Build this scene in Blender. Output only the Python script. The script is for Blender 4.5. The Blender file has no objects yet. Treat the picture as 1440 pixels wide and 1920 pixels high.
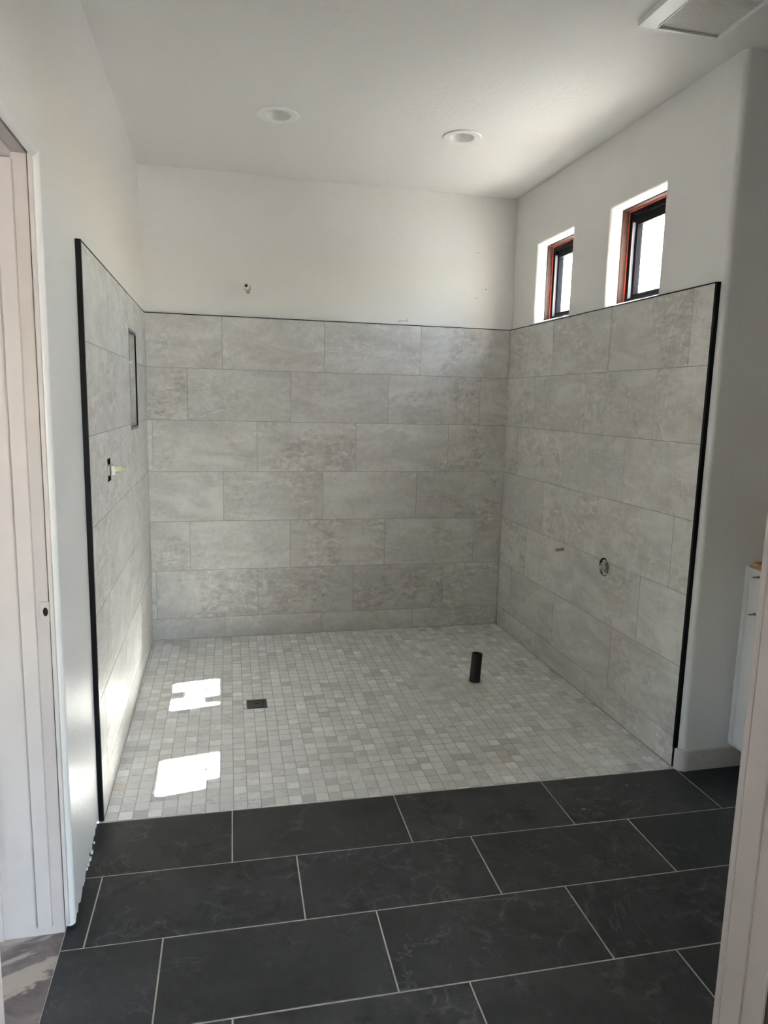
import bpy, bmesh, math, random
from mathutils import Vector, Matrix
from mathutils.geometry import tessellate_polygon
random.seed(7)
sc = bpy.context.scene
COL = sc.collection

# ------------------------------------------------------------------ camera
CAM = Vector((0.4195, -4.4115, 1.4944)); YAW, PITCH, ROLL, FPX = 0.2294, -0.1544, 0.0242, 1324.63
fw = Vector((math.sin(YAW)*math.cos(PITCH), math.cos(YAW)*math.cos(PITCH), math.sin(PITCH)))
rt0 = Vector((math.cos(YAW), -math.sin(YAW), 0)); up0 = rt0.cross(fw)
rt = rt0*math.cos(ROLL) + up0*math.sin(ROLL); up = up0*math.cos(ROLL) - rt0*math.sin(ROLL)
cd = bpy.data.cameras.new('camera'); cam = bpy.data.objects.new('camera', cd); COL.objects.link(cam)
M = Matrix((rt, up, -fw)).transposed().to_4x4(); M.translation = CAM
cam.matrix_world = M
cd.sensor_fit = 'HORIZONTAL'; cd.sensor_width = 36; cd.lens = 36*FPX/1440; cd.clip_start = 0.02
sc.camera = cam

# ------------------------------------------------------------------ light
SUN_STRENGTH, SKY_STRENGTH, EXPOSURE = 88.0, 1.9, 1.48
SUND = Vector((-0.948, -0.152, -1.0)).normalized()
sd = bpy.data.lights.new('sun', 'SUN'); sd.energy = SUN_STRENGTH; sd.angle = math.radians(0.53); sd.color = (1.0, 0.97, 0.93)
sun = bpy.data.objects.new('sun', sd); COL.objects.link(sun)
sun.rotation_euler = SUND.to_track_quat('-Z', 'Y').to_euler(); sun.location = (6, 1, 6)
wd = bpy.data.worlds.new('sky'); sc.world = wd; wd.use_nodes = True
nt = wd.node_tree; bg = nt.nodes['Background']
sky = nt.nodes.new('ShaderNodeTexSky'); sky.sky_type = 'NISHITA'; sky.sun_disc = False; sky.dust_density = 1.6
sky.sun_elevation = math.asin(-SUND.z); sky.sun_rotation = math.atan2(-SUND.x, -SUND.y)
nt.links.new(sky.outputs[0], bg.inputs[0]); bg.inputs[1].default_value = SKY_STRENGTH
def portal(loc, direction, sx, sy):
    l = bpy.data.lights.new('daylight_portal', 'AREA'); l.shape = 'RECTANGLE'; l.size = sx; l.size_y = sy; l.energy = 1
    l.cycles.is_portal = True
    o = bpy.data.objects.new('daylight_portal', l); COL.objects.link(o)
    o.location = loc; o.rotation_euler = Vector(direction).to_track_quat('-Z', 'Z').to_euler()
portal((2.50, -0.53, 2.215), (-1, 0, 0), 0.46, 0.46)
portal((2.50, -1.35, 2.215), (-1, 0, 0), 0.46, 0.46)
portal((2.6, -7.65, 1.2), (0, 1, 0), 2.0, 1.8)
portal((-2.23, -3.3, 0.85), (1, 0, 0), 0.4, 0.7)
sc.view_settings.view_transform = 'Standard'; sc.view_settings.look = 'None'
sc.view_settings.gamma = 1.0; sc.view_settings.use_curve_mapping = False
sc.view_settings.exposure = EXPOSURE
sc.cycles.use_denoising = True
sc.cycles.max_bounces = 6; sc.cycles.diffuse_bounces = 5; sc.cycles.adaptive_threshold = 0.03; sc.cycles.use_light_tree = False
sc.cycles.sample_clamp_indirect = 10.0

# ------------------------------------------------------------------ materials
class NB:
    def __init__(s, name):
        s.m = bpy.data.materials.new(name); s.m.use_nodes = True; s.t = s.m.node_tree
        s.b = s.t.nodes['Principled BSDF']
    def n(s, typ, ins=None, **kw):
        nd = s.t.nodes.new(typ)
        for k, v in kw.items(): setattr(nd, k, v)
        for k, v in (ins or {}).items(): s.set(nd.inputs[k], v)
        return nd
    def set(s, inp, v):
        if hasattr(v, 'is_output'): s.t.links.new(v, inp)
        elif hasattr(v, 'outputs'): s.t.links.new(v.outputs[0], inp)
        else: inp.default_value = v
    def math(s, op, a, b=0.0, c=0.0):
        return s.n('ShaderNodeMath', {0: a, 1: b, 2: c}, operation=op).outputs[0]
    def mix(s, f, a, b, mode='MIX'):
        nd = s.n('ShaderNodeMix', data_type='RGBA', blend_type=mode)
        s.set(nd.inputs[0], f); s.set(nd.inputs[6], a); s.set(nd.inputs[7], b)
        return nd.outputs[2]
    def noise(s, vec, scale, detail=5, rough=.6, dist=0.0):
        nd = s.n('ShaderNodeTexNoise', {'Scale': scale, 'Detail': detail, 'Roughness': rough, 'Distortion': dist})
        if vec is not None: s.set(nd.inputs['Vector'], vec)
        return nd
    def ramp(s, f, a, b, c0=(0, 0, 0, 1), c1=(1, 1, 1, 1)):
        nd = s.n('ShaderNodeMapRange', {'Value': f, 'From Min': a, 'From Max': b})
        return nd.outputs[0]
    def vmath(s, op, a, b=(0, 0, 0)):
        return s.n('ShaderNodeVectorMath', {0: a, 1: b}, operation=op).outputs[0]
    def pos(s): return s.n('ShaderNodeNewGeometry').outputs['Position']
    def bump(s, h, strength, dist=0.002):
        nd = s.n('ShaderNodeBump', {'Strength': strength, 'Distance': dist, 'Height': h})
        s.set(s.b.inputs['Normal'], nd.outputs[0])
    def p(s, **kw):
        for k, v in kw.items(): s.set(s.b.inputs[k.replace('_', ' ')], v)
        return s.m
def rgb(r, g, b): return (r, g, b, 1)

def plain(name, col, rough=.5, metal=0.0, var=0.06, scale=6.0, bump=0.0, bscale=120, spec=.5):
    q = NB(name); P = q.pos()
    n = q.noise(P, scale, 2, .6)
    f = q.ramp(n.outputs[0], .3, .7)
    c = q.mix(f, rgb(*[x*(1-var) for x in col]), rgb(*[min(1, x*(1+var)) for x in col]))
    q.p(Base_Color=c, Roughness=rough, Metallic=metal)
    q.b.inputs['Specular IOR Level'].default_value = spec
    if bump: q.bump(q.noise(P, bscale, 3, .6).outputs[0], bump)
    return q.m

def paint(name, col, rough, strength, scale=55):
    q = NB(name); P = q.pos()
    h = q.ramp(q.noise(P, scale, 2.5, .55).outputs[0], .40, .66)
    q.p(Base_Color=rgb(*col), Roughness=rough); q.bump(h, strength, .0012)
    return q.m
MAT = {}
MAT['wall'] = paint('painted_drywall', (.77, .757, .73), .36, .35)
MAT['ceiling'] = paint('painted_ceiling', (.745, .73, .705), .6, .45, 48)
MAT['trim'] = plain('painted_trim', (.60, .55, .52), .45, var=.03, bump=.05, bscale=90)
MAT['white'] = plain('white_plastic', (.80, .79, .77), .4, var=.02)
MAT['black'] = plain('black_aluminium', (.0025, .0025, .003), .4, var=.2, spec=.2)
MAT['abs'] = plain('black_plastic_pipe', (.007, .007, .008), .45, var=.5, scale=40, bump=.2, bscale=60)
MAT['cavshade'] = plain('cavity_shade', (.02, .018, .016), .9, var=.3)  # near-black colour stands in for shade inside holes and gaps
MAT['grout_wall'] = plain('wall_grout', (.33, .32, .295), .85, var=.08, scale=20)
MAT['grout_mos'] = plain('mosaic_grout', (.47, .46, .435), .85, var=.08, scale=20)
MAT['grout_dark'] = plain('floor_grout', (.52, .475, .41), .9, var=.12, scale=25)
MAT['greytrim'] = plain('grey_aluminium', (.16, .16, .165), .4, metal=.3)
MAT['brown'] = plain('brown_window_buck', (.055, .022, .016), .6, var=.3, scale=30)
MAT['red'] = plain('red_flashing_tape', (.6, .09, .04), .5, var=.2, scale=30)
MAT['yellow'] = plain('yellow_sealant_tape', (.85, .5, .02), .5, var=.15, scale=30)
MAT['frame'] = plain('black_window_frame', (.005, .0055, .008), .55, var=.2, spec=.08)
MAT['ply'] = plain('plywood', (.5, .3, .13), .6, var=.3, scale=25)
MAT['cabinet'] = plain('white_cabinet', (.72, .71, .70), .4, var=.02)
MAT['steel'] = plain('steel_screw', (.3, .3, .3), .35, metal=.9)
MAT['cream'] = plain('cream_plastic', (.62, .58, .42), .4, var=.12, scale=60)
MAT['valvegrey'] = plain('grey_valve_body', (.45, .43, .38), .4, var=.25, scale=60)
MAT['brass'] = plain('aged_brass', (.35, .26, .12), .4, metal=.7, var=.3, scale=50)
MAT['stub'] = plain('weathered_copper', (.30, .25, .19), .45, metal=.4, var=.2, scale=60)
MAT['darkwood'] = plain('dark_brown_wood', (.06, .038, .028), .5, var=.3, scale=15)
MAT['lens'] = plain('frosted_lens', (.72, .71, .68), .3, var=.02)
MAT['ground'] = plain('outdoor_ground', (.42, .39, .345), .9, var=.15, scale=2)
MAT['outer'] = plain('exterior_sheathing', (.5, .42, .33), .9)
MAT['drain'] = plain('black_drain_cover', (.02, .022, .025), .35, var=.2, scale=40)
MAT['sheen_line'] = plain('seal_sheen', (.22, .24, .29), .4)  # one blue-grey for the top seal and the painted frame sheen

# glass: thin architectural pane
q = NB('window_glass'); t = q.n('ShaderNodeBsdfTransparent', {'Color': rgb(.95, .97, .97)}); g = q.n('ShaderNodeBsdfGlossy', {'Roughness': .02})
mx = q.n('ShaderNodeMixShader', {0: .06, 1: t, 2: g}); q.t.links.new(mx.outputs[0], q.t.nodes['Material Output'].inputs[0]); MAT['glass'] = q.m
# paper sticker on the glass lets diffuse light through; added to shape sun patches
q = NB('shadow_paper'); d = q.n('ShaderNodeBsdfDiffuse', {'Color': rgb(.8, .8, .8)}); t = q.n('ShaderNodeBsdfTranslucent', {'Color': rgb(.75, .75, .73)})
mx = q.n('ShaderNodeMixShader', {0: .6, 1: d, 2: t}); q.t.links.new(mx.outputs[0], q.t.nodes['Material Output'].inputs[0]); MAT['shadow_sticker'] = q.m

def stone(name, ca, cb, cvein, cdark, cstain, rough, web=.5, zone=.7, stain=.5, bump=.25, tonevar=.14, webscale=9.0, warp=.2, webw=.045):
    """porcelain made to look like slate: every tile reads another patch of the pattern"""
    q = NB(name); P = q.pos()
    rnd = q.n('ShaderNodeObjectInfo').outputs['Random']
    wn = q.n('ShaderNodeTexWhiteNoise', {'W': q.math('MULTIPLY', rnd, 91.7)}, noise_dimensions='1D')
    off = q.vmath('SCALE', wn.outputs[1]); off.node.inputs[3].default_value = 40
    V = q.vmath('ADD', P, off)
    sep = q.n('ShaderNodeSeparateColor', {0: wn.outputs[1]})
    r1, r2, r3 = sep.outputs[0], sep.outputs[1], sep.outputs[2]
    ang = q.n('ShaderNodeCombineXYZ', {0: q.math('MULTIPLY', r1, 1.6), 1: q.math('MULTIPLY', r2, 1.6), 2: .6}).outputs[0]
    V2 = q.n('ShaderNodeMapping', {'Vector': V, 'Rotation': ang, 'Scale': (1, 1, 2.8)}).outputs[0]
    cloud = q.noise(V2, 2.4, 5, .62, 1.0).outputs[0]
    fine = q.noise(V, 34, 3, .72).outputs[0]
    mid = q.noise(V2, 11, 4, .68, .6).outputs[0]
    zn = q.noise(V, 2.3, 5, .6, 1.4).outputs[0]
    zmask = q.math('MULTIPLY', q.ramp(zn, .47, .56), q.ramp(r3, .0, .55))
    f = q.ramp(q.math('ADD', q.math('MULTIPLY', cloud, .7), q.math('MULTIPLY', fine, .3)), .34, .62)
    c = q.mix(f, rgb(*ca), rgb(*cb))
    # rough cleft zones: dark flecks between pale crumbs
    m2 = q.ramp(q.math('ADD', q.math('MULTIPLY', mid, .6), q.math('MULTIPLY', fine, .4)), .40, .60)
    zc_ = q.mix(m2, rgb(*cdark), rgb(*cb))
    c = q.mix(q.math('MULTIPLY', zmask, zone), c, zc_)
    w = q.noise(V2, 2.2, 5, .6, 1.3).outputs[0]
    sm = q.math('MULTIPLY', q.math('MULTIPLY', q.ramp(w, .56, .70), q.ramp(r1, .3, .9)), q.math('MULTIPLY', q.ramp(fine, .3, .6), stain))
    c = q.mix(sm, c, rgb(*cstain))
    # web of thin pale veins, and a few long ones
    wv = q.vmath('ADD', V, q.vmath('MULTIPLY', q.noise(V, 6, 5, .7).outputs[1], (warp, warp, warp)))
    vo = q.n('ShaderNodeTexVoronoi', {'Vector': wv, 'Scale': webscale}, feature='DISTANCE_TO_EDGE').outputs[0]
    webl = q.math('MULTIPLY', q.ramp(vo, webw, .0), q.math('MULTIPLY', q.ramp(zn, .46, .60), q.ramp(mid, .38, .6)))
    longv = q.math('MULTIPLY', q.ramp(q.math('ABSOLUTE', q.math('SUBTRACT', w, .5)), .008, .0), q.ramp(q.noise(V, 2.6, 3, .5).outputs[0], .47, .62))
    v = q.math('MULTIPLY', q.math('MAXIMUM', webl, longv), web)
    c = q.mix(v, c, rgb(*cvein))
    crack = q.math('MULTIPLY', q.ramp(q.math('ABSOLUTE', q.math('SUBTRACT', cloud, .53)), .006, .0), q.ramp(zn, .5, .6))
    c = q.mix(q.math('MULTIPLY', crack, .6), c, rgb(*cdark))
    tone = q.math('MULTIPLY_ADD', r2, tonevar, 1-tonevar/2)
    c = q.mix(1.0, c, q.n('ShaderNodeCombineColor', {0: tone, 1: tone, 2: tone}).outputs[0], 'MULTIPLY')
    q.p(Base_Color=c, Roughness=q.math('MULTIPLY_ADD', fine, .2, rough-.1))
    q.bump(fine, bump, .002)
    return q.m
MAT['tile'] = stone('grey_stone_tile', (.45, .435, .405), (.65, .635, .60), (.76, .75, .72), (.33, .30, .265), (.40, .33, .26), .42, .8, .6, .6, .22, .14, 7.0, .16, .045)
MAT['slate'] = stone('black_slate_tile', (.011, .0113, .0117), (.042, .043, .043), (.15, .146, .14), (.005, .005, .006), (.03, .028, .027), .46, .5, .9, .4, .3, .4, 7.0, .13, .05)

MOS, MROT = 0.0508, -0.012
MOX, MOY = 0.046, -1.947
q = NB('marble_mosaic'); P = q.pos()
L = q.n('ShaderNodeMapping', {'Vector': q.vmath('SUBTRACT', P, (MOX, MOY, 0)), 'Rotation': (0, 0, -MROT), 'Scale': (1/MOS, 1/MOS, 1)}).outputs[0]
cell = q.vmath('FLOOR', q.vmath('MULTIPLY', L, (1, 1, 0)))
wn = q.n('ShaderNodeTexWhiteNoise', {'Vector': cell}, noise_dimensions='2D')
V = q.vmath('ADD', P, q.vmath('MULTIPLY', wn.outputs[1], (20, 20, 20)))
n1 = q.noise(V, 26, 6, .6, 1.2).outputs[0]
c = q.mix(q.ramp(wn.outputs[0], 0, 1), rgb(.69, .685, .665), rgb(.85, .845, .82))
sepc = q.n('ShaderNodeSeparateColor', {0: wn.outputs[1]})
c = q.mix(q.ramp(sepc.outputs[0], .86, .95), c, rgb(.56, .56, .56))
c = q.mix(q.ramp(sepc.outputs[1], .88, 1.0), c, rgb(.66, .61, .54))
c = q.mix(q.ramp(sepc.outputs[2], .88, .95), c, rgb(.90, .90, .885))
Vr = q.n('ShaderNodeMapping', {'Vector': V, 'Rotation': (0, 0, .7), 'Scale': (1, 2.2, 1)}).outputs[0]
w = q.noise(Vr, 14, 5, .6, 1.6).outputs[0]
ridge = q.math('MULTIPLY', q.ramp(q.math('ABSOLUTE', q.math('SUBTRACT', w, .5)), .05, 0.0), q.ramp(q.noise(V, 9, 2, .5).outputs[0], .5, .66))
c = q.mix(q.math('MULTIPLY', ridge, .65), c, rgb(.33, .325, .31))
c = q.mix(q.math('MULTIPLY', q.ramp(n1, .5, .75), .35), c, rgb(.5, .495, .48))
q.p(Base_Color=c, Roughness=.38); q.bump(n1, .08, .001); MAT['mosaic'] = q.m

q = NB('stained_concrete'); P = q.pos()
n1 = q.noise(P, 3.5, 7, .6, 2.0).outputs[0]; n2 = q.noise(P, 22, 7, .7, .5).outputs[0]
c = q.mix(q.ramp(n1, .35, .62), rgb(.13, .098, .085), rgb(.29, .255, .24))
c = q.mix(q.ramp(q.noise(P, 2.0, 6, .6, 2.5).outputs[0], .52, .56), c, rgb(.46, .40, .33))
c = q.mix(q.math('MULTIPLY', q.ramp(n2, .55, .75), .5), c, rgb(.15, .12, .10))
q.p(Base_Color=c, Roughness=.5); q.bump(n2, .15, .002); MAT['concrete'] = q.m

# ------------------------------------------------------------------ mesh helpers
def link(name, verts, faces, mat, parent=None, smooth=False, loc=None):
    me = bpy.data.meshes.new(name); me.from_pydata(verts, [], faces)
    bm = bmesh.new(); bm.from_mesh(me); bmesh.ops.recalc_face_normals(bm, faces=bm.faces); bm.to_mesh(me); bm.free()
    me.materials.append(MAT[mat])
    if smooth:
        me.polygons.foreach_set('use_smooth', [True]*len(me.polygons))
        me.set_sharp_from_angle(angle=math.radians(35))
    o = bpy.data.objects.new(name, me); COL.objects.link(o)
    if parent is not None:
        o.parent = parent
        if loc is None: o.matrix_parent_inverse = Matrix.Translation(-parent.location)
    if loc is not None: o.location = loc
    return o
def tag(o, label=None, cat=None, group=None, kind=None):
    for k, v in (('label', label), ('category', cat), ('group', group), ('kind', kind)):
        if v: o[k] = v
    return o
def empty(name, loc=(0, 0, 0)):
    o = bpy.data.objects.new(name, None); COL.objects.link(o); o.location = loc; o.empty_display_size = .05
    return o
def boxvf(a, b):
    x0, y0, z0 = a; x1, y1, z1 = b
    v = [(x0, y0, z0), (x1, y0, z0), (x1, y1, z0), (x0, y1, z0), (x0, y0, z1), (x1, y0, z1), (x1, y1, z1), (x0, y1, z1)]
    f = [(0, 3, 2, 1), (4, 5, 6, 7), (0, 1, 5, 4), (1, 2, 6, 5), (2, 3, 7, 6), (3, 0, 4, 7)]
    return v, f
def merge(parts):
    V, F = [], []
    for v, f in parts:
        k = len(V); V += list(v); F += [tuple(i+k for i in q_) for q_ in f]
    return V, F
def box(name, a, b, mat, parent=None, bevel=0.0):
    v, f = boxvf(a, b); o = link(name, v, f, mat, parent)
    if bevel:
        bm = bmesh.new(); bm.from_mesh(o.data)
        bmesh.ops.bevel(bm, geom=bm.edges[:], offset=bevel, segments=2, affect='EDGES', profile=.6)
        bm.to_mesh(o.data); bm.free()
    return o
# a plate: outline (and holes) in 2-D, mapped to 3-D by fn(u, v, depth)
def platevf(outer, holes, fn, t, chamfer=0.0):
    loops = [outer] + list(holes)
    flat = [p_ for l in loops for p_ in l]; n = len(flat)
    tris = tessellate_polygon([[Vector((p_[0], p_[1], 0)) for p_ in l] for l in loops])
    V = [fn(p_[0], p_[1], 0) for p_ in flat] + [fn(p_[0], p_[1], t) for p_ in flat]
    F = [tuple(tr) for tr in tris] + [tuple(i+n for i in reversed(tr)) for tr in tris]
    k = 0
    for l in loops:
        m = len(l)
        for i in range(m): F.append((k+i, k+(i+1) % m, n+k+(i+1) % m, n+k+i))
        k += m
    return V, F
def plate(name, outer, holes, fn, t, mat, parent=None):
    v, f = platevf(outer, holes, fn, t); return link(name, v, f, mat, parent)
def rect(a, b, c, d): return [(a, b), (c, b), (c, d), (a, d)]
def circ(cx, cy, r, n=40, ry=None): return [(cx+r*math.cos(2*math.pi*i/n), cy+(ry or r)*math.sin(2*math.pi*i/n)) for i in range(n)]
# bevelled tile: proud face with a small chamfer on its border
def tilevf(poly, fn, t, ch=.0012):
    n = len(poly); cx = sum(p_[0] for p_ in poly)/n; cy = sum(p_[1] for p_ in poly)/n
    def inset(p_):
        dx, dy = cx-p_[0], cy-p_[1]
        return (p_[0]+math.copysign(min(ch, abs(dx)), dx), p_[1]+math.copysign(min(ch, abs(dy)), dy))
    V = [fn(*inset(p_), 0) for p_ in poly] + [fn(p_[0], p_[1], ch) for p_ in poly] + [fn(p_[0], p_[1], t) for p_ in poly]
    F = [tuple(range(n))] + [(i, (i+1) % n, n+(i+1) % n, n+i) for i in range(n)] + [(n+i, n+(i+1) % n, 2*n+(i+1) % n, 2*n+i) for i in range(n)]
    return V, F
def lathevf(prof, n=32, origin=(0, 0, 0), axis='Z', cap=True):
    V, F = [], []
    for r, h in prof:
        for i in range(n):
            a = 2*math.pi*i/n; c, s = r*math.cos(a), r*math.sin(a)
            p_ = {'Z': (c, s, h), 'X': (h, c, s), 'Y': (c, h, s)}[axis]
            V.append((p_[0]+origin[0], p_[1]+origin[1], p_[2]+origin[2]))
    for k in range(len(prof)-1):
        for i in range(n): F.append((k*n+i, k*n+(i+1) % n, (k+1)*n+(i+1) % n, (k+1)*n+i))
    if cap: F.append(tuple(range(n))); F.append(tuple(range((len(prof)-1)*n, len(prof)*n)))
    return V, F
def lathe(name, prof, mat, parent, origin, axis='Z', n=32, cap=True):
    v, f = lathevf(prof, n, origin, axis, cap); return link(name, v, f, mat, parent, smooth=True)
def clip(poly, a, b, c):           # keep a*x+b*y+c >= 0
    out = []
    for i in range(len(poly)):
        p_, r_ = poly[i], poly[(i+1) % len(poly)]
        dp, dr = a*p_[0]+b*p_[1]+c, a*r_[0]+b*r_[1]+c
        if dp >= 0: out.append(p_)
        if dp*dr < 0:
            s = dp/(dp-dr); out.append((p_[0]+s*(r_[0]-p_[0]), p_[1]+s*(r_[1]-p_[1])))
    return out
def area(poly): return abs(sum(poly[i][0]*poly[(i+1) % len(poly)][1]-poly[(i+1) % len(poly)][0]*poly[i][1] for i in range(len(poly))))/2
def arcpts(cx, cy, r, a0, a1, n=8): return [(cx+r*math.cos(a0+(a1-a0)*i/n), cy+r*math.sin(a0+(a1-a0)*i/n)) for i in range(n+1)]

# ------------------------------------------------------------------ dimensions
W = 2.2633; E_ = .016; ZC = 2.783
TL, TH, ZB = .6133, .3064, .1332
YL, YR = -1.9315, -1.9707
ROWTOP = [ZB+(6-r)*TH for r in range(7)] + [0.0]
ZT = ROWTOP[0]
G = .0024
YDOOR = -2.478; YF1, YF0 = -3.52, -3.615
fL = lambda u, v, d: (-E_-d, u, v)            # left wall (u = y, v = z)
fB = lambda u, v, d: (u, E_+d, v)             # back wall (u = x)
fR = lambda u, v, d: (W+E_+d, u, v)           # right wall (u = y)
def struct(o): o['kind'] = 'structure'; return o

# ---- openings
NICHE = (-.776, -.485, 1.33, 1.815)
VL = (-1.566, -1.478, 1.166, 1.254)
VRC, VRR = (-1.33, .713), .046
WINS = [(-.750, -.312, 1.992, 2.442), (-1.572, -1.132, 1.988, 2.444)]
BN = .016

# ------------------------------------------------------------------ left wall
xw = lambda y: -E_ + max(0.0, min(1.0, (-1.96-y)/.49))*.020
jag = [(-1.95-.51*i/30, .010+.028*random.random()*(1 if i % 5 else .3)) for i in range(31)]
v1 = platevf(rect(-1.945, 0, E_, ZC), [rect(NICHE[0], NICHE[2], NICHE[1], NICHE[3]), rect(VL[0], VL[2], VL[1], VL[3])], fL, .012)
fLx = lambda u, v, d: (xw(u)-d, u, v)
v2 = platevf([(-1.945, .012)]+jag+[(-2.46, 2.068), (-3.30, 2.068), (-3.30, 0), (YF0, 0), (YF0, ZC), (-2.46, ZC), (-1.96, ZC), (-1.945, ZC)], [], fLx, .012)
wl = struct(link('wall_left', *merge([v1, v2]), 'wall', None))
tag(wl, 'white painted drywall on the left with grey tile below')
# rounded drywall corner at the door and above it, shade-dark plate behind the broken bottom edge
pr = [(xw(-2.46)-BN+x, -2.46+y) for x, y in arcpts(0, 0, BN, 0, -math.pi/2)] + [(xw(-2.46)-BN, -2.46)]
n_ = len(pr)
link('rounded_corner', [(x, y, .012) for x, y in pr]+[(x, y, 2.068) for x, y in pr], [tuple(range(n_)), tuple(range(n_, 2*n_))]+[(i, (i+1) % n_, n_+(i+1) % n_, n_+i) for i in range(n_)], 'wall', wl, True)
pr2 = [(xw(-2.46)-BN+x, 2.068+z) for x, z in arcpts(0, 0, BN, 0, -math.pi/2)] + [(xw(-2.46)-BN, 2.068)]
link('rounded_corner', [(x, -2.476, z) for x, z in pr2]+[(x, -3.30, z) for x, z in pr2], [tuple(range(n_)), tuple(range(n_, 2*n_))]+[(i, (i+1) % n_, n_+(i+1) % n_, n_+i) for i in range(n_)], 'wall', wl, True)
box('gap_shade_plate', (-.10, -2.45, -.004), (-.030, -1.96, .075), 'cavshade', wl)  # dark colour stands in for the shade under the drywall
box('framing_backing', (-.16, -2.44, .0), (-.11, E_, ZC), 'cavshade', wl)
# crumbs of mortar in the gap
for i in range(9):
    y = -2.05-.38*random.random(); s = .004+.005*random.random()
    box('mortar_crumb', (-.012, y-s, 0.001), (-.012+s, y+s*.6, s*1.6), 'wall', wl, bevel=s*.25)

# ------------------------------------------------------------------ back and right walls
wb = struct(plate('wall_back', rect(-E_, 0, W+E_, ZC), [], fB, .15, 'wall'))
tag(wb, 'white painted drywall at the back above grey tile')
wholes = [rect(a-BN, c-BN, b+BN, d+BN) for a, b, c, d in WINS]
wr = struct(plate('wall_right', rect(-1.986, 0, E_, ZC), wholes+[circ(*VRC, VRR)], fR, .012, 'wall'))
tag(wr, 'white painted drywall on the right with two small windows')
fRo = lambda u, v, d: (2.432+d, u, v)
plate('outer_sheathing', rect(-1.984, -.3, .2, ZC+.2), [rect(a-.03, c-.03, b+.03, d+.03) for a, b, c, d in WINS], fRo, .04, 'outer', wr)
# rounded end of the right wall and the return wall beside the vanity
RB = .022; cx_, cy_ = W+E_+RB, -1.986
pr = [(cx_+RB*math.cos(a), cy_+RB*math.sin(a)) for a in [math.pi+math.pi/2*i/10 for i in range(11)]] + [(3.2, cy_-RB), (3.2, cy_), (cx_, cy_)]
n_ = len(pr)
wt = struct(link('wall_return', [(x, y, 0) for x, y in pr]+[(x, y, ZC) for x, y in pr], [tuple(range(n_)), tuple(range(n_, 2*n_))]+[(i, (i+1) % n_, n_+(i+1) % n_, n_+i) for i in range(n_)], 'wall', None, True))
tag(wt, 'shaded white wall with a rounded corner behind the vanity')
box('outer_sheathing', (2.44, -1.985, -.3), (3.4, -1.90, ZC+.2), 'outer', wt)
wv = struct(box('wall_vanity', (3.15, YF0, 0), (3.3, -2.0, ZC), 'wall'))

# ------------------------------------------------------------------ ceiling
LIGHTS = [(.694, -.907), (1.588, -.889)]
ce = struct(plate('ceiling', [(-2.2, -7.6), (4.2, -7.6), (4.2, -1.95), (2.44, -1.95), (2.44, .17), (-2.2, .17)], [circ(x, y, .062, 40) for x, y in LIGHTS], lambda u, v, d: (u, v, ZC+d), .012, 'ceiling'))
tag(ce, 'off-white textured ceiling')
plate('roof_deck', [(-2.4, -7.8), (4.4, -7.8), (4.4, -1.9), (2.47, -1.9), (2.47, .3), (-2.4, .3)], [], lambda u, v, d: (u, v, ZC+.20+d), .04, 'outer', ce)

# ------------------------------------------------------------------ wall tiles
def wall_tiles(wall, fn_face, length, first, steps, ext=(0, 0), cut=None, flip=1):
    """rows of staggered tiles; u runs 0..length along the wall"""
    for r in range(7):
        z1, z0 = ROWTOP[r], ROWTOP[r+1]
        j = first + steps[r]*TL/3
        while j-TL > .012: j -= TL
        while j < .004: j += TL
        cuts = [0.0]
        while j < length-.01:
            cuts.append(j); j += TL
        cuts.append(length)
        for a, b in zip(cuts, cuts[1:]):
            ua, ub = a+(G/2 if a > 0 else 0), b-(G/2 if b < length else 0)
            za, zb = z0+G/2, z1-(G/2 if r else 0)
            if r == 6: za = .002
            poly = rect(ua, za, ub, zb)
            done = cut(wall, poly, fn_face) if cut else False
            if done: continue
            dz = random.uniform(-.0003, .0003)
            v, f = tilevf(poly, lambda u, w_, d, dz=dz: fn_face(u, w_, d+dz), .010)
            link('wall_tile', v, f, 'tile', wall)
steps_b = [-(r % 3) for r in range(7)]; steps_r = [-(r % 3) for r in range(7)]; steps_l = [(r % 3) for r in range(7)]
faceB = lambda u, v, d: (u, 0+d, v)
wall_tiles(wb, faceB, W, .4366, steps_b)
faceR = lambda u, v, d: (W+d, -u, v)
def cutR(wall, poly, fn):
    (a, z0), (b, z1) = poly[0], poly[2]; cx, cz, r = -VRC[0], VRC[1], VRR
    if not (a < cx < b): return False
    if z0 < cz < z1 and z1 < cz+r:            # hole leaves through the upper edge
        h = math.acos((z1-cz)/r); n = 28
        arc = [(cx+r*math.sin(h+(2*math.pi-2*h)*i/n), cz+r*math.cos(h+(2*math.pi-2*h)*i/n)) for i in range(n+1)]
        out = [(a, z0), (b, z0), (b, z1)] + arc + [(a, z1)]
    elif cz < z0 < cz+r:                      # the top of the hole bites into the lower edge
        h = math.acos((z0-cz)/r); n = 10
        arc = [(cx+r*math.sin(-h+2*h*i/n), cz+r*math.cos(-h+2*h*i/n)) for i in range(n+1)]
        out = [(a, z0)] + arc + [(b, z0), (b, z1), (a, z1)]
    else: return False
    plate('wall_tile', out, [], fn, .010, 'tile', wall); return True
wall_tiles(wr, faceR, -YR, .6211, steps_r, cut=cutR)
faceL = lambda u, v, d: (0-d, -u, v)
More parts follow.
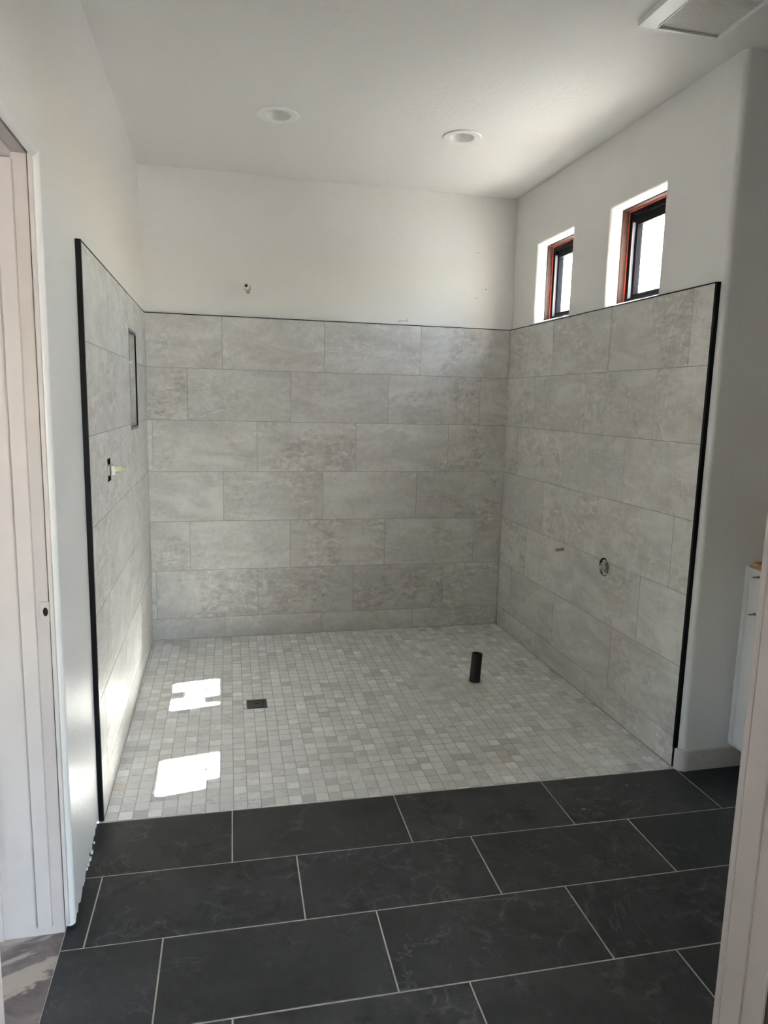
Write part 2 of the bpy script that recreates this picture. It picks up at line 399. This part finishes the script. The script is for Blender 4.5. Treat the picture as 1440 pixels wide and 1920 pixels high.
def cutL(wall, poly, fn):
    (a, z0), (b, z1) = poly[0], poly[2]
    u0, u1, w0, w1 = -VL[1], -VL[0], VL[2], VL[3]
    if a < u0 and b > u1 and z0 < w0 and z1 > w1:
        plate('wall_tile', poly, [rect(u0, w0, u1, w1)], fn, .010, 'tile', wall); return True
    if a < u1 and b > u0 and z0 < w1 and z1 > w0:      # valve hole over a joint
        out = rect(a, z0, b, z1)
    u0, u1, w0, w1 = -NICHE[1], -NICHE[0], NICHE[2], NICHE[3]
    if a >= u1 or b <= u0 or z0 >= w1 or z1 <= w0: return False
    us = sorted({a, b, *[x for x in (u0, u1) if a < x < b]}); zs = sorted({z0, z1, *[x for x in (w0, w1) if z0 < x < z1]})
    parts = []
    for x0, x1 in zip(us, us[1:]):
        for y0, y1 in zip(zs, zs[1:]):
            if not (u0 <= (x0+x1)/2 <= u1 and w0 <= (y0+y1)/2 <= w1):
                parts.append(platevf(rect(x0, y0, x1, y1), [], fn, .010))
    if parts: link('wall_tile', *merge(parts), 'tile', wall)
    return True
wall_tiles(wl, faceL, -YL, .18, steps_l, cut=cutL)
# grout beds
plate('grout_bed', rect(0, 0, W, ZT), [], lambda u, v, d: (u, .0016+d, v), E_-.0016, 'grout_wall', wb)
plate('grout_bed', rect(YR, 0, 0, ZT), [circ(*VRC, VRR+.001)], lambda u, v, d: (W+.0016+d, u, v), E_-.0016, 'grout_wall', wr)
plate('grout_bed', rect(YL, 0, 0, ZT), [rect(NICHE[0], NICHE[2], NICHE[1], NICHE[3]), rect(VL[0], VL[2], VL[1], VL[3])], lambda u, v, d: (-.0016-d, u, v), E_-.0016, 'grout_wall', wl)
# black metal edge trims
tr = box('edge_trim', (-E_, YL-.012, .0), (.001, YL, ZT+.004), 'black', wl); tr['label'] = 'black metal edge trim beside the left tile'
box('edge_trim', (-E_, YL, ZT), (.001, E_, ZT+.004), 'black', wl)
box('edge_trim', (-E_, -.001, ZT), (W+E_, E_, ZT+.0045), 'black', wb)
tr = box('edge_trim', (W-.001, YR-.012, .088), (W+E_, YR, ZT+.004), 'black', wr); tr['label'] = 'black metal edge trim beside the right tile'
box('edge_trim', (W-.001, YR, ZT), (W+E_, E_, ZT+.0045), 'black', wr)
# niche lining and its grey frame
a, b, c, d = NICHE; ND, LI = -.10, .002
box('niche_back', (ND-.008, a-.004, c-.004), (ND, b+.004, d+.004), 'tile', wl)
zm = ROWTOP[1]
for z0, z1 in ((c+LI, zm-.001), (zm+.001, d-LI)):
    box('niche_tile', (ND, b-LI, z0), (-.003, b+.008, z1), 'tile', wl)
    box('niche_tile', (ND, a-.008, z0), (-.003, a+LI, z1), 'tile', wl)
box('niche_tile', (ND, a+LI, d-LI), (-.003, b-LI, d+.008), 'tile', wl); box('niche_tile', (ND, a+LI, c-.008), (-.003, b-LI, c+LI), 'tile', wl)
for y0, y1, z0, z1, m in ((a, b, d-.013, d, 'greytrim'), (a, b, c, c+.013, 'greytrim'), (a, a+.004, c+.013, d-.013, 'greytrim'), (b-.0045, b, c+.013, d-.013, 'black')):
    box('niche_trim', (-.0055 if m == 'black' else -.020, y0, z0), (.0015, y1, z1), m, wl)

# ------------------------------------------------------------------ valve holes: linings coloured with their shade
def cavity(name, parts, parent): link(name, *merge(parts), 'cavshade', parent)
a, b, c, d = VL
cavity('valve_cavity', [boxvf((-.09, a-.02, c-.02), (-.085, b+.02, d+.02)), boxvf((-.085, a-.006, c-.006), (-.018, a-.001, d+.006)), boxvf((-.085, b+.001, c-.006), (-.018, b+.006, d+.006)), boxvf((-.085, a, d+.001), (-.018, b, d+.006)), boxvf((-.085, a, c-.006), (-.018, b, c-.001))], wl)
lathe('valve_cavity', [(.001, W+.085), (VRR+.004, W+.085), (VRR+.004, W+.030), (VRR-.0005, W+.029), (VRR-.0005, W+.0025), (VRR-.0015, W+.0025), (VRR-.0015, W+.080), (.001, W+.080)], 'cavshade', wr, (0, VRC[0], VRC[1]), 'X', cap=False)  # black lining paints the shaded rim of the round hole

# ------------------------------------------------------------------ windows
def ring(name, win, inset, width, xa, xb, mat, parent, iz=None):
    a, b, c, d = win; i = inset; w = width
    o_ = rect(a+i, c+i, b-i, d-i); h_ = rect(a+i+w, c+i+w, b-i-w, d-i-w)
    return plate(name, o_, [h_], lambda u, v, q_: (xa+q_, u, v), xb-xa, mat, parent)
STICK = [[(-.57, -.47, 2.285, 2.372), (-.665, -.60, 2.10, 2.215), (-.60, -.575, 2.10, 2.215), (-.515, -.468, 2.168, 2.215)], [(-1.52, -1.385, 2.07, 2.194), (-1.52, -1.45, 2.194, 2.372), (-1.335, -1.292, 2.158, 2.203)]]  # unseen shapes added on the panes to cut the sun patches
for k, win in enumerate(WINS):
    a, b, c, d = win
    root = struct(empty('window_%d' % (k+1), (2.40, (a+b)/2, c)))
    tag(root, ['small black-framed window nearer the back corner', 'small black-framed window nearer the rounded wall end'][k])
    # plastered reveal with rounded arris
    prof = [(-BN+BN*math.sin(t_)*1.0, BN-BN*math.cos(t_)) for t_ in [math.pi/2*i/8 for i in range(9)]]
    prof = [(-BN*(1-math.sin(t_)), BN*(1-math.cos(t_))) for t_ in [math.pi/2*i/8 for i in range(9)]] + [(0.0, .068)]
    V, F = [], []
    for ins, dep in prof:
        for (u, v) in rect(a+ins, c+ins, b-ins, d-ins): V.append((W+E_+dep, u, v))
    for i in range(len(prof)-1):
        for j in range(4): F.append((i*4+j, i*4+(j+1) % 4, (i+1)*4+(j+1) % 4, (i+1)*4+j))
    me = link('plaster_reveal', V, F, 'wall', root, True)
    x0 = W+E_+.066
    ring('wood_buck', win, -.010, .017, x0, x0+.035, 'brown', root)['label'] = 'brown wood buck'
    ring('flashing_tape', win, .0065, .0055, x0+.030, x0+.036, 'red', root)['label'] = 'red flashing tape'
    ring('window_frame', win, .010, .026, x0+.034, x0+.083, 'frame', root)
    ring('leak_fin', win, -.035, .047, 2.4292, 2.4318, 'frame', root)  # unseen ring added to block sun leaking around the frame
    sash = ring('sash', win, .034, .022, x0+.052, x0+.080, 'frame', root)
    box('top_rail', (x0+.052, a+.054, d-.074), (x0+.080, b-.054, d-.055), 'frame', sash)
    box('seal_sheen', (x0+.034, a+.03, d-.028), (x0+.0365, b-.05, d-.021), 'sheen_line', root)
    box('seal_sheen', (x0+.036, b-.0365, c+.03), (x0+.056, b-.0345, d-.06), 'sheen_line', root)  # bluish strip paints the reflection along the black frame
    if k == 1: box('sealant_tape', (x0+.020, a+.02, c+.0072), (x0+.034, b-.16, c+.017), 'yellow', root)['label'] = 'yellow tape on the sill'
    else: box('sealant_tape', (x0+.024, a+.02, c+.0072), (x0+.034, b-.2, c+.013), 'red', root)
    pane = box('pane', (x0+.064, a+.056, c+.056), (x0+.068, b-.056, d-.056), 'glass', root)
    for (y0, y1, z0, z1) in STICK[k]:
        link('shadow_sticker', [(x0+.0686, y0, z0), (x0+.0686, y1, z0), (x0+.0686, y1, z1), (x0+.0686, y0, z1)], [(0, 1, 2, 3)], 'shadow_sticker', root)

# ------------------------------------------------------------------ shower floor
front = lambda x: -1.953-.016*x
fs = struct(plate('floor_shower', [(-.014, .014), (-.014, front(0)), (W+.014, front(W)), (W+.014, .014)], [], lambda u, v, d: (u, v, -.0018-d), .03, 'grout_mos'))
tag(fs, 'shower floor of small marble mosaic tiles')
ca, sa = math.cos(MROT), math.sin(MROT)
def cellw(i, j, e): # world corners of a cell, e = inset
    out = []
    for (u, v) in rect(i*MOS+e, j*MOS+e, (i+1)*MOS-e, (j+1)*MOS-e): out.append((MOX+u*ca-v*sa, MOY+u*sa+v*ca))
    return out
DR = (.582, -1.047, .048)      # drain
PIPE = (1.757, -.957)
def project(x, y, z):
    dv = Vector((x, y, z))-CAM; zz = dv.dot(fw); return 720+FPX*dv.dot(rt)/zz, 960-FPX*dv.dot(up)/zz
cells = []
for i in range(-2, 46):
    for j in range(-3, 42):
        full = cellw(i, j, .0015); poly = full
        for (A, B, C_) in ((1, 0, -.003), (-1, 0, W-.003), (0, -1, -.003)): poly = clip(poly, A, B, C_)
        if len(poly) >= 3: poly = clip(poly, .016, 1, 1.953-.003)
        if len(poly) < 3 or area(poly) < 1.2e-4: continue
        # leave out the square of the drain
        mx_, my_ = sum(p_[0] for p_ in poly)/len(poly), sum(p_[1] for p_ in poly)/len(poly)
        for sgn in (1, ):
            if abs(mx_-DR[0]) < DR[2]+.03 and abs(my_-DR[1]) < DR[2]+.03:
                best = None
                for (A, B, C_) in ((1, 0, -(DR[0]+DR[2]+.003)), (-1, 0, DR[0]-DR[2]-.003), (0, 1, -(DR[1]+DR[2]+.003)), (0, -1, DR[1]-DR[2]-.003)):
                    c2 = clip(poly, A, B, C_)
                    if len(c2) >= 3 and (best is None or area(c2) > area(best)): best = c2
                poly = best
        if poly is None or area(poly) < 1e-4: continue
        pp = [project(x, y, 0) for x, y in poly]
        cells.append((area(pp), poly, area(poly) > .985*area(full), i, j))
cells.sort(key=lambda c_: -c_[0])
def mosvf(poly, tz=0.0):
    tx, ty = random.gauss(0, .006), random.gauss(0, .006); h0 = random.gauss(0, .0002)
    mx_, my_ = sum(p_[0] for p_ in poly)/len(poly), sum(p_[1] for p_ in poly)/len(poly)
    return tilevf(poly, lambda u, v, d: (u, v, h0+tx*(u-mx_)+ty*(v-my_)-d), .005, .0009)
v, f = tilevf(rect(-MOS/2+.0015, -MOS/2+.0015, MOS/2-.0015, MOS/2-.0015), lambda u, v, d: (u, v, -d), .005, .0009)
proto = link('mosaic_tile', v, f, 'mosaic', fs, loc=(0, 0, 0)); first = True
rest = []
for k, (pa, poly, isfull, i, j) in enumerate(cells):
    if k < 300:
        if isfull:
            u, v_ = (i+.5)*MOS, (j+.5)*MOS
            o = proto if first else proto.copy()
            if not first: COL.objects.link(o)
            first = False
            o.location = (MOX+u*ca-v_*sa, MOY+u*sa+v_*ca, random.gauss(0, .0002))
            o.rotation_euler = (random.gauss(0, .006), random.gauss(0, .006), MROT)
        else: link('mosaic_tile', *mosvf(poly), 'mosaic', fs)
    else: rest.append(mosvf(poly))
o = link('mosaic_field', *merge(rest), 'mosaic', fs); o['kind'] = 'stuff'
link('grout_edge', *boxvf((0, -.006, 0), (W, 0, .0022)), 'grout_mos', fs)

# ------------------------------------------------------------------ dark tile floor
fd = struct(plate('floor', [(-.022, -1.953), (-.022, YF0), (3.2, YF0), (3.2, -2.004), (2.2633, -1.9895)], [], lambda u, v, d: (u, v, -.0012-d), .03, 'grout_dark'))
tag(fd, 'floor of large black slate-look tiles with pale grout')
LD, HD, GA, UD, YFR = .6072, .3002, .016, .4471, -1.9531
OFFS = [0, -.3989, -.1893]
GD = .0042
for k in range(6):
    for n in range(-2, 7):
        u0 = UD+OFFS[k % 3]+n*LD+GD/2; u1 = u0+LD-GD
        k0 = k*HD+(GD/2 if k else .003); k1 = (k+1)*HD-GD/2
        poly = [(u-GA*kk, YFR-kk-GA*u) for u, kk in ((u0, k0), (u0, k1), (u1, k1), (u1, k0))]
        for (A, B, C_) in ((1, 0, .020), (-1, 0, 3.14), (0, 1, 3.612)):
            poly = clip(poly, A, B, C_)
            if len(poly) < 3: break
        if len(poly) < 3 or area(poly) < 2e-4: continue
        dz = random.gauss(0, .0003)
        v, f = tilevf(poly, lambda a_, b_, d_, dz=dz: (a_, b_, dz-d_), .009, .0012)
        link('floor_tile', v, f, 'slate', fd)
fc = struct(box('floor_hall', (-2.2, YF0, -.05), (-.022, -2.40, -.003), 'concrete')); tag(fc, 'mottled stained concrete floor beyond the doorway')
fbm = struct(box('floor_bedroom', (-2.2, -7.6, -.05), (4.2, YF0, -.002), 'darkwood'))
gr = struct(box('ground', (-24, -24, -.4), (26, 20, -.3), 'ground'))

# ------------------------------------------------------------------ left door frame
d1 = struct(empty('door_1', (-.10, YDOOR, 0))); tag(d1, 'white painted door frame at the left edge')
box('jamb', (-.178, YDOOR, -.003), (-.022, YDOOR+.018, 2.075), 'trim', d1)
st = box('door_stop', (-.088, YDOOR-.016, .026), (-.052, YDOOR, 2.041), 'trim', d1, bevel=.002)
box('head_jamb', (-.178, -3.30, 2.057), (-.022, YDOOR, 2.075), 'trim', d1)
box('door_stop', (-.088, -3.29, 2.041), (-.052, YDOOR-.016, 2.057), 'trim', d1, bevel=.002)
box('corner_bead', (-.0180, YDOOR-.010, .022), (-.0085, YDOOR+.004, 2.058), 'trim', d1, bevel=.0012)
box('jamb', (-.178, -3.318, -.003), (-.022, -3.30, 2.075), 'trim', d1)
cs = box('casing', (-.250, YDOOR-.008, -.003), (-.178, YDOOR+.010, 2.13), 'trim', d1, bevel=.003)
pz0, pz1 = .906, .959; hx = circ(-.030, .9325, .0065, 20, .012)
sp = plate('strike_plate', rect(-.044, pz0, -.014, pz1), [hx], lambda u, v, d: (u, YDOOR-.0035+d, v), .0034, 'trim', d1)
box('latch_hole', (-.0368, YDOOR-.0014, .9195), (-.0232, YDOOR-.0004, .9455), 'cavshade', sp)  # dark slab puts the hole's shade into its colour
wh = struct(box('wall_hall', (-2.2, -2.46, -.003), (-.178, -2.40, ZC), 'wall'))
struct(plate('wall_hall_end', rect(-7.6, 0, -2.40, ZC), [rect(-3.5, .5, -3.1, 1.2)], lambda u, v, d: (-2.2-d, u, v), .06, 'wall'))  # opening added in this unseen wall to let in more daylight

# ------------------------------------------------------------------ doorway the view looks through
XJ = 1.2225
wf = struct(link('wall_front', *merge([boxvf((XJ+.018, YF0, 0), (3.15, YF1, ZC)), boxvf((-.03, YF0, 0), (.12, YF1, ZC)), boxvf((.12, YF0, 2.08), (XJ+.018, YF1, ZC))]), 'wall'))
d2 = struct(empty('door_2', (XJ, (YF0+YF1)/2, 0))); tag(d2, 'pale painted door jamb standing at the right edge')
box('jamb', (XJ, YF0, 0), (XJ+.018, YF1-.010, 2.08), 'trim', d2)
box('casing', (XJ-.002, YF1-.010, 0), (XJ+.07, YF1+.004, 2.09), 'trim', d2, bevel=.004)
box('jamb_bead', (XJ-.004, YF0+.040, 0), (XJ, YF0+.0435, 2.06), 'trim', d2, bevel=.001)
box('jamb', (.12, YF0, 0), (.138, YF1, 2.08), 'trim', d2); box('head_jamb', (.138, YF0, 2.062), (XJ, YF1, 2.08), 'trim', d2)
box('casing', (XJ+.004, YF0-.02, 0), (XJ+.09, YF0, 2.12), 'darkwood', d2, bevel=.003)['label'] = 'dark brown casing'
# room behind the viewer, with an opening added to light jamb and left wall
struct(plate('wall_bedroom', rect(-2.2, 0, 4.2, ZC), [rect(1.6, .3, 3.6, 2.1)], lambda u, v, d: (u, -7.6-d, v), .1, 'wall'))
struct(box('wall_bedroom_side', (4.2, -7.7, 0), (4.25, YF0, ZC), 'wall'))
struct(box('wall_bedroom_front', (3.15, YF0, 0), (4.2, YF1, ZC), 'wall'))

# ------------------------------------------------------------------ baseboard on the return wall
YW = cy_-RB
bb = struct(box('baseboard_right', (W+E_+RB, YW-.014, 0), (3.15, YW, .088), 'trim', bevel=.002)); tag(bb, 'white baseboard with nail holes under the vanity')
prb = [(cx_+(RB+.016)*math.cos(a), cy_+(RB+.016)*math.sin(a)) for a in [math.pi+math.pi/2*i/10 for i in range(11)]] + [(cx_, cy_-RB), (cx_-RB, cy_)]
def layer(s, z): return [(cx_+(x-cx_)*s, cy_+(y-cy_)*s, z) for x, y in prb]
n_ = len(prb)
lv = [layer(1, 0), layer(1, .084), layer(.93, .090)]
link('corner_block', sum(lv, []), [tuple(range(n_)), tuple(range(2*n_, 3*n_))]+[(k*n_+i, k*n_+(i+1) % n_, (k+1)*n_+(i+1) % n_, (k+1)*n_+i) for k in range(2) for i in range(n_)], 'trim', bb, True)
for x, z in ((2.325, .060), (2.327, .049), (2.375, .066), (2.41, .03)):
    lathe('nail_hole', [(.0018, -.0005), (.0018, .002)], 'cavshade', bb, (x, YW-.0145, z), 'Y', 10)

# ------------------------------------------------------------------ vanity
va = empty('vanity_cabinet', (2.82, -2.7, .105)); tag(va, 'white wall-hung vanity cabinet with bare plywood top at the right edge', 'cabinet')
box('carcass', (2.53, -3.46, .105), (3.14, -2.028, .872), 'cabinet', va)
box('end_stile', (2.497, -2.0295, .105), (2.54, -2.0095, .874), 'cabinet', va, bevel=.0015)
y1 = -2.036
while y1 > -3.3:
    y0 = y1-.46
    V = [(2.5295, y0, .108), (2.5295, y1, .108), (2.5295, y1, .870), (2.5295, y0, .870)]
    V += [(2.492, p_[1], p_[2]) for p_ in V[:4]]
    V += [(2.486, y0+.018, .126), (2.486, y1-.018, .126), (2.486, y1-.018, .852), (2.486, y0+.018, .852)]
    F = [(0, 1, 2, 3), (8, 9, 10, 11)]+[(i, (i+1) % 4, 4+(i+1) % 4, 4+i) for i in range(4)]+[(4+i, 4+(i+1) % 4, 8+(i+1) % 4, 8+i) for i in range(4)]
    dr = link('cabinet_door', V, F, 'cabinet', va)
    if y1 > -2.1:
        for z in (.846, .694):
            sc_ = lathe('screw', [(.0006, 2.452), (.0030, 2.462), (.0036, 2.478), (.0065, 2.4865)], 'steel', dr, (0, -2.098, z), 'X', 12)
    y1 = y0-.004
box('top_board', (2.512, -3.46, .872), (3.14, -2.030, .890), 'ply', va)

# ------------------------------------------------------------------ ceiling things
for (x, y), lab in zip(LIGHTS, ('round white recessed ceiling light nearer the left wall', 'round white recessed ceiling light nearer the windows')):
    o = empty('recessed_light', (x, y, ZC)); tag(o, lab, 'light', 'recessed lights over the shower')
    lathe('trim_ring', [(.060, -.004), (.092, -.006), (.096, -.003), (.096, 0), (.060, 0)], 'white', o, (x, y, ZC), n=48, cap=False)
    lathe('reflector', [(.0605, -.004), (.056, .004), (.040, .055), (.040, .058), (.062, .005)], 'white', o, (x, y, ZC), n=48, cap=False)
    lathe('lens', [(.001, .050), (.0415, .052), (.0415, .058), (.001, .058)], 'lens', o, (x, y, ZC), n=40)
ve = empty('ceiling_vent', (1.962, -2.226, ZC)); tag(ve, 'white slatted square vent on the ceiling at the top right', 'vent')
vx0, vx1, vy0, vy1, vz = 1.806, 2.118, -2.40, -2.062, 2.763
hx0, hx1, hy0, hy1 = 1.872, 2.100, -2.375, -2.080
plate('vent_frame', rect(vx0, vy0, vx1, vy1), [rect(hx0, hy0, hx1, hy1)], lambda u, v, d: (u, v, vz+d), .0195, 'white', ve)
box('frame_lip', (hx0-.004, hy0, vz-.003), (hx0, hy1, vz), 'white', ve); box('frame_lip', (hx1, hy0, vz-.006), (hx1+.012, hy1+.006, vz), 'white', ve, bevel=.002)
box('frame_lip', (hx0, hy1, vz-.006), (hx1, hy1+.012, vz), 'white', ve, bevel=.002)
box('vent_backing', (hx0, hy0, vz+.016), (hx1, hy1, vz+.0185), 'cavshade', ve)
sv, sf = boxvf((hx0, -.0025, -.0005), (hx1, .0025, .0007)); slat = None; y = hy1-.006
while y > hy0+.003:
    if slat is None: slat = link('slat', sv, sf, 'white', ve, loc=None); o = slat
    else: o = slat.copy(); COL.objects.link(o)
    o.matrix_parent_inverse = Matrix.Translation(-ve.location)
    o.location = (0, y, vz+.003); o.rotation_euler = (math.radians(-12), 0, 0); y -= .0083

# ------------------------------------------------------------------ plumbing
# pipe stub on the back wall
def tube(name, p0, p1, ro, ri, mat, parent, n=28, bottom=False):
    p0, p1 = Vector(p0), Vector(p1); ax = (p1-p0).normalized(); s = ax.orthogonal().normalized(); t_ = ax.cross(s)
    V = []
    deep = p1-ax*min(.03, (p1-p0).length*.6)
    for c, r in ((p0, ro), (p1, ro), (p1, ri), (deep, ri)):
        V += [tuple(c+s*r*math.cos(2*math.pi*i/n)+t_*r*math.sin(2*math.pi*i/n)) for i in range(n)]
    F = [(k*n+i, k*n+(i+1) % n, (k+1)*n+(i+1) % n, (k+1)*n+i) for k in range(3) for i in range(n)]
    o = link(name, V, F+[tuple(range(n))], mat, parent, True)
    link('bore', V[3*n:], [tuple(range(n))], 'cavshade', o)
    return o
o = empty('shower_pipe_stub', (.587, E_, 2.140)); tag(o, 'short white pipe stub poking out of the back wall above the tile', 'pipe')
tube('pipe', (.588, E_+.004, 2.146), (.576, -.046, 2.150), .0165, .0105, 'white', o)
lathe('collar', [(.019, -.012), (.021, -.004), (.021, .0155)], 'valvegrey', o, (.588, .0, 2.142), 'Y', 12)
box('mount_ear', (.580, -.004, 2.112), (.600, E_-.0005, 2.132), 'brass', o, bevel=.004)
# valve in the left wall
yc, zc_ = (VL[0]+VL[1])/2, (VL[2]+VL[3])/2
o = empty('shower_valve', (-.01, yc, zc_)); tag(o, 'cream plastic shower valve in a square hole in the left tile', 'valve')
box('valve_body', (-.080, yc-.030, zc_-.020), (.006, yc+.030, zc_+.020), 'valvegrey', o, bevel=.004)
box('guard', (.010, yc-.022, zc_-.018), (.022, yc+.022, zc_+.018), 'white', o, bevel=.003)
lathe('stem', [(.010, .020), (.010, .044), (.0075, .046), (.0075, .060), (.0105, .062), (.0105, .066)], 'cream', o, (0, yc, zc_+.004), 'X', 20)
box('clip', (.020, yc-.006, zc_-.024), (.030, yc+.012, zc_-.010), 'cream', o, bevel=.002)
# valve in the right wall
yc, zc_ = VRC
o = empty('shower_valve', (W, yc, zc_)); tag(o, 'cream plastic shower valve in a round hole in the right tile', 'valve')
lathe('valve_body', [(.026, W+.079), (.026, W-.004), (.023, W-.012), (.0185, W-.016), (.0185, W-.004), (.001, W-.003)], 'valvegrey', o, (0, yc-.002, zc_), 'X', 28, cap=False)
box('mount_ear', (W-.003, yc-.012, zc_+.020), (W+.014, yc+.012, zc_+.036), 'white', o, bevel=.003)
box('mount_ear', (W-.003, yc-.016, zc_-.040), (W+.014, yc+.004, zc_-.024), 'white', o, bevel=.003)
lathe('stem', [(.010, W-.002), (.010, W-.022), (.004, W-.023), (.0035, W-.040)], 'cream', o, (0, yc-.002, zc_), 'X', 20)
# copper stub out of the right wall
o = empty('spout_pipe_stub', (W, -.905, .712)); tag(o, 'thin bare pipe stub sticking out of the right wall tile', 'pipe')
tube('pipe', (W+.004, -.905, .714), (W-.052, -.905, .709), .0085, .006, 'stub', o)
lathe('end_lip', [(.006, -.056), (.0095, -.056), (.0095, -.050), (.006, -.050), (.006, -.056)], 'valvegrey', o, (W, -.905, .7086), 'X', 20, cap=False)
# black waste pipe standing on the shower floor
px, py = PIPE
o = empty('drain_pipe', (px, py, 0)); tag(o, 'black upright plastic pipe standing on the mosaic floor', 'pipe')
tube('pipe', (px, py, .022), (px+.010, py+.006, .158), .0290, .0255, 'abs', o)
lathe('coupling', [(.0305, .0005), (.0305, .021), (.0285, .024)], 'abs', o, (px, py, 0), n=30)
lathe('mortar_collar', [(.040, .0004), (.034, .003), (.0305, .004)], 'grout_mos', o, (px, py, 0), n=24, cap=False)
# square drain
x, y, h = DR
o = empty('floor_drain', (x, y, 0)); tag(o, 'small black square drain cover in the mosaic floor', 'drain')
plate('drain_frame', rect(x-h, y-h, x+h, y+h), [circ(x, y, .040, 36)], lambda u, v, d: (u, v, .0016-d), .02, 'drain', o)
plate('round_cover', circ(x, y, .0375, 36), [rect(x-.013, y-.003, x+.013, y+.003)], lambda u, v, d: (u, v, .0012-d), .006, 'drain', o)
box('drain_bottom', (x-.044, y-.044, -.019), (x+.044, y+.044, -.012), 'cavshade', o)

# ------------------------------------------------------------------ small marks
for x, z in ((2.023, 2.442), (2.087, 2.221), (2.025, 2.165)):
    lathe('nail_hole', [(.0028, -.0004), (.0028, .001)], 'cavshade', wb, (x, E_, z), 'Y', 10)
MAT['pencil'] = plain('pencil_smudge', (.30, .29, .28), .8, var=.2, scale=80)
for x0_, x1_, z0_, z1_ in ((1.512, 1.534, 1.995, 1.999), (1.534, 1.566, 2.000, 2.003), (1.570, 1.575, 1.997, 2.011)):
    box('pencil_mark', (x0_, E_-.0004, z0_), (x1_, E_+.001, z1_), 'pencil', wb)
MAT['fleck'] = plain('dried_paint', (.20, .20, .20), .8, var=.15, scale=80)
for x, y, rx in ((1.992, -2.073, .007), (2.037, -2.085, .006), (1.745, -2.132, .005), (1.675, -2.133, .004), (1.735, -2.196, .010), (1.535, -2.136, .004), (1.545, -2.156, .004)):
    plate('paint_fleck', circ(x, y, rx, 12, rx*.55), [], lambda u, v, d: (u, v, .0012-d), .001, 'fleck', fd)
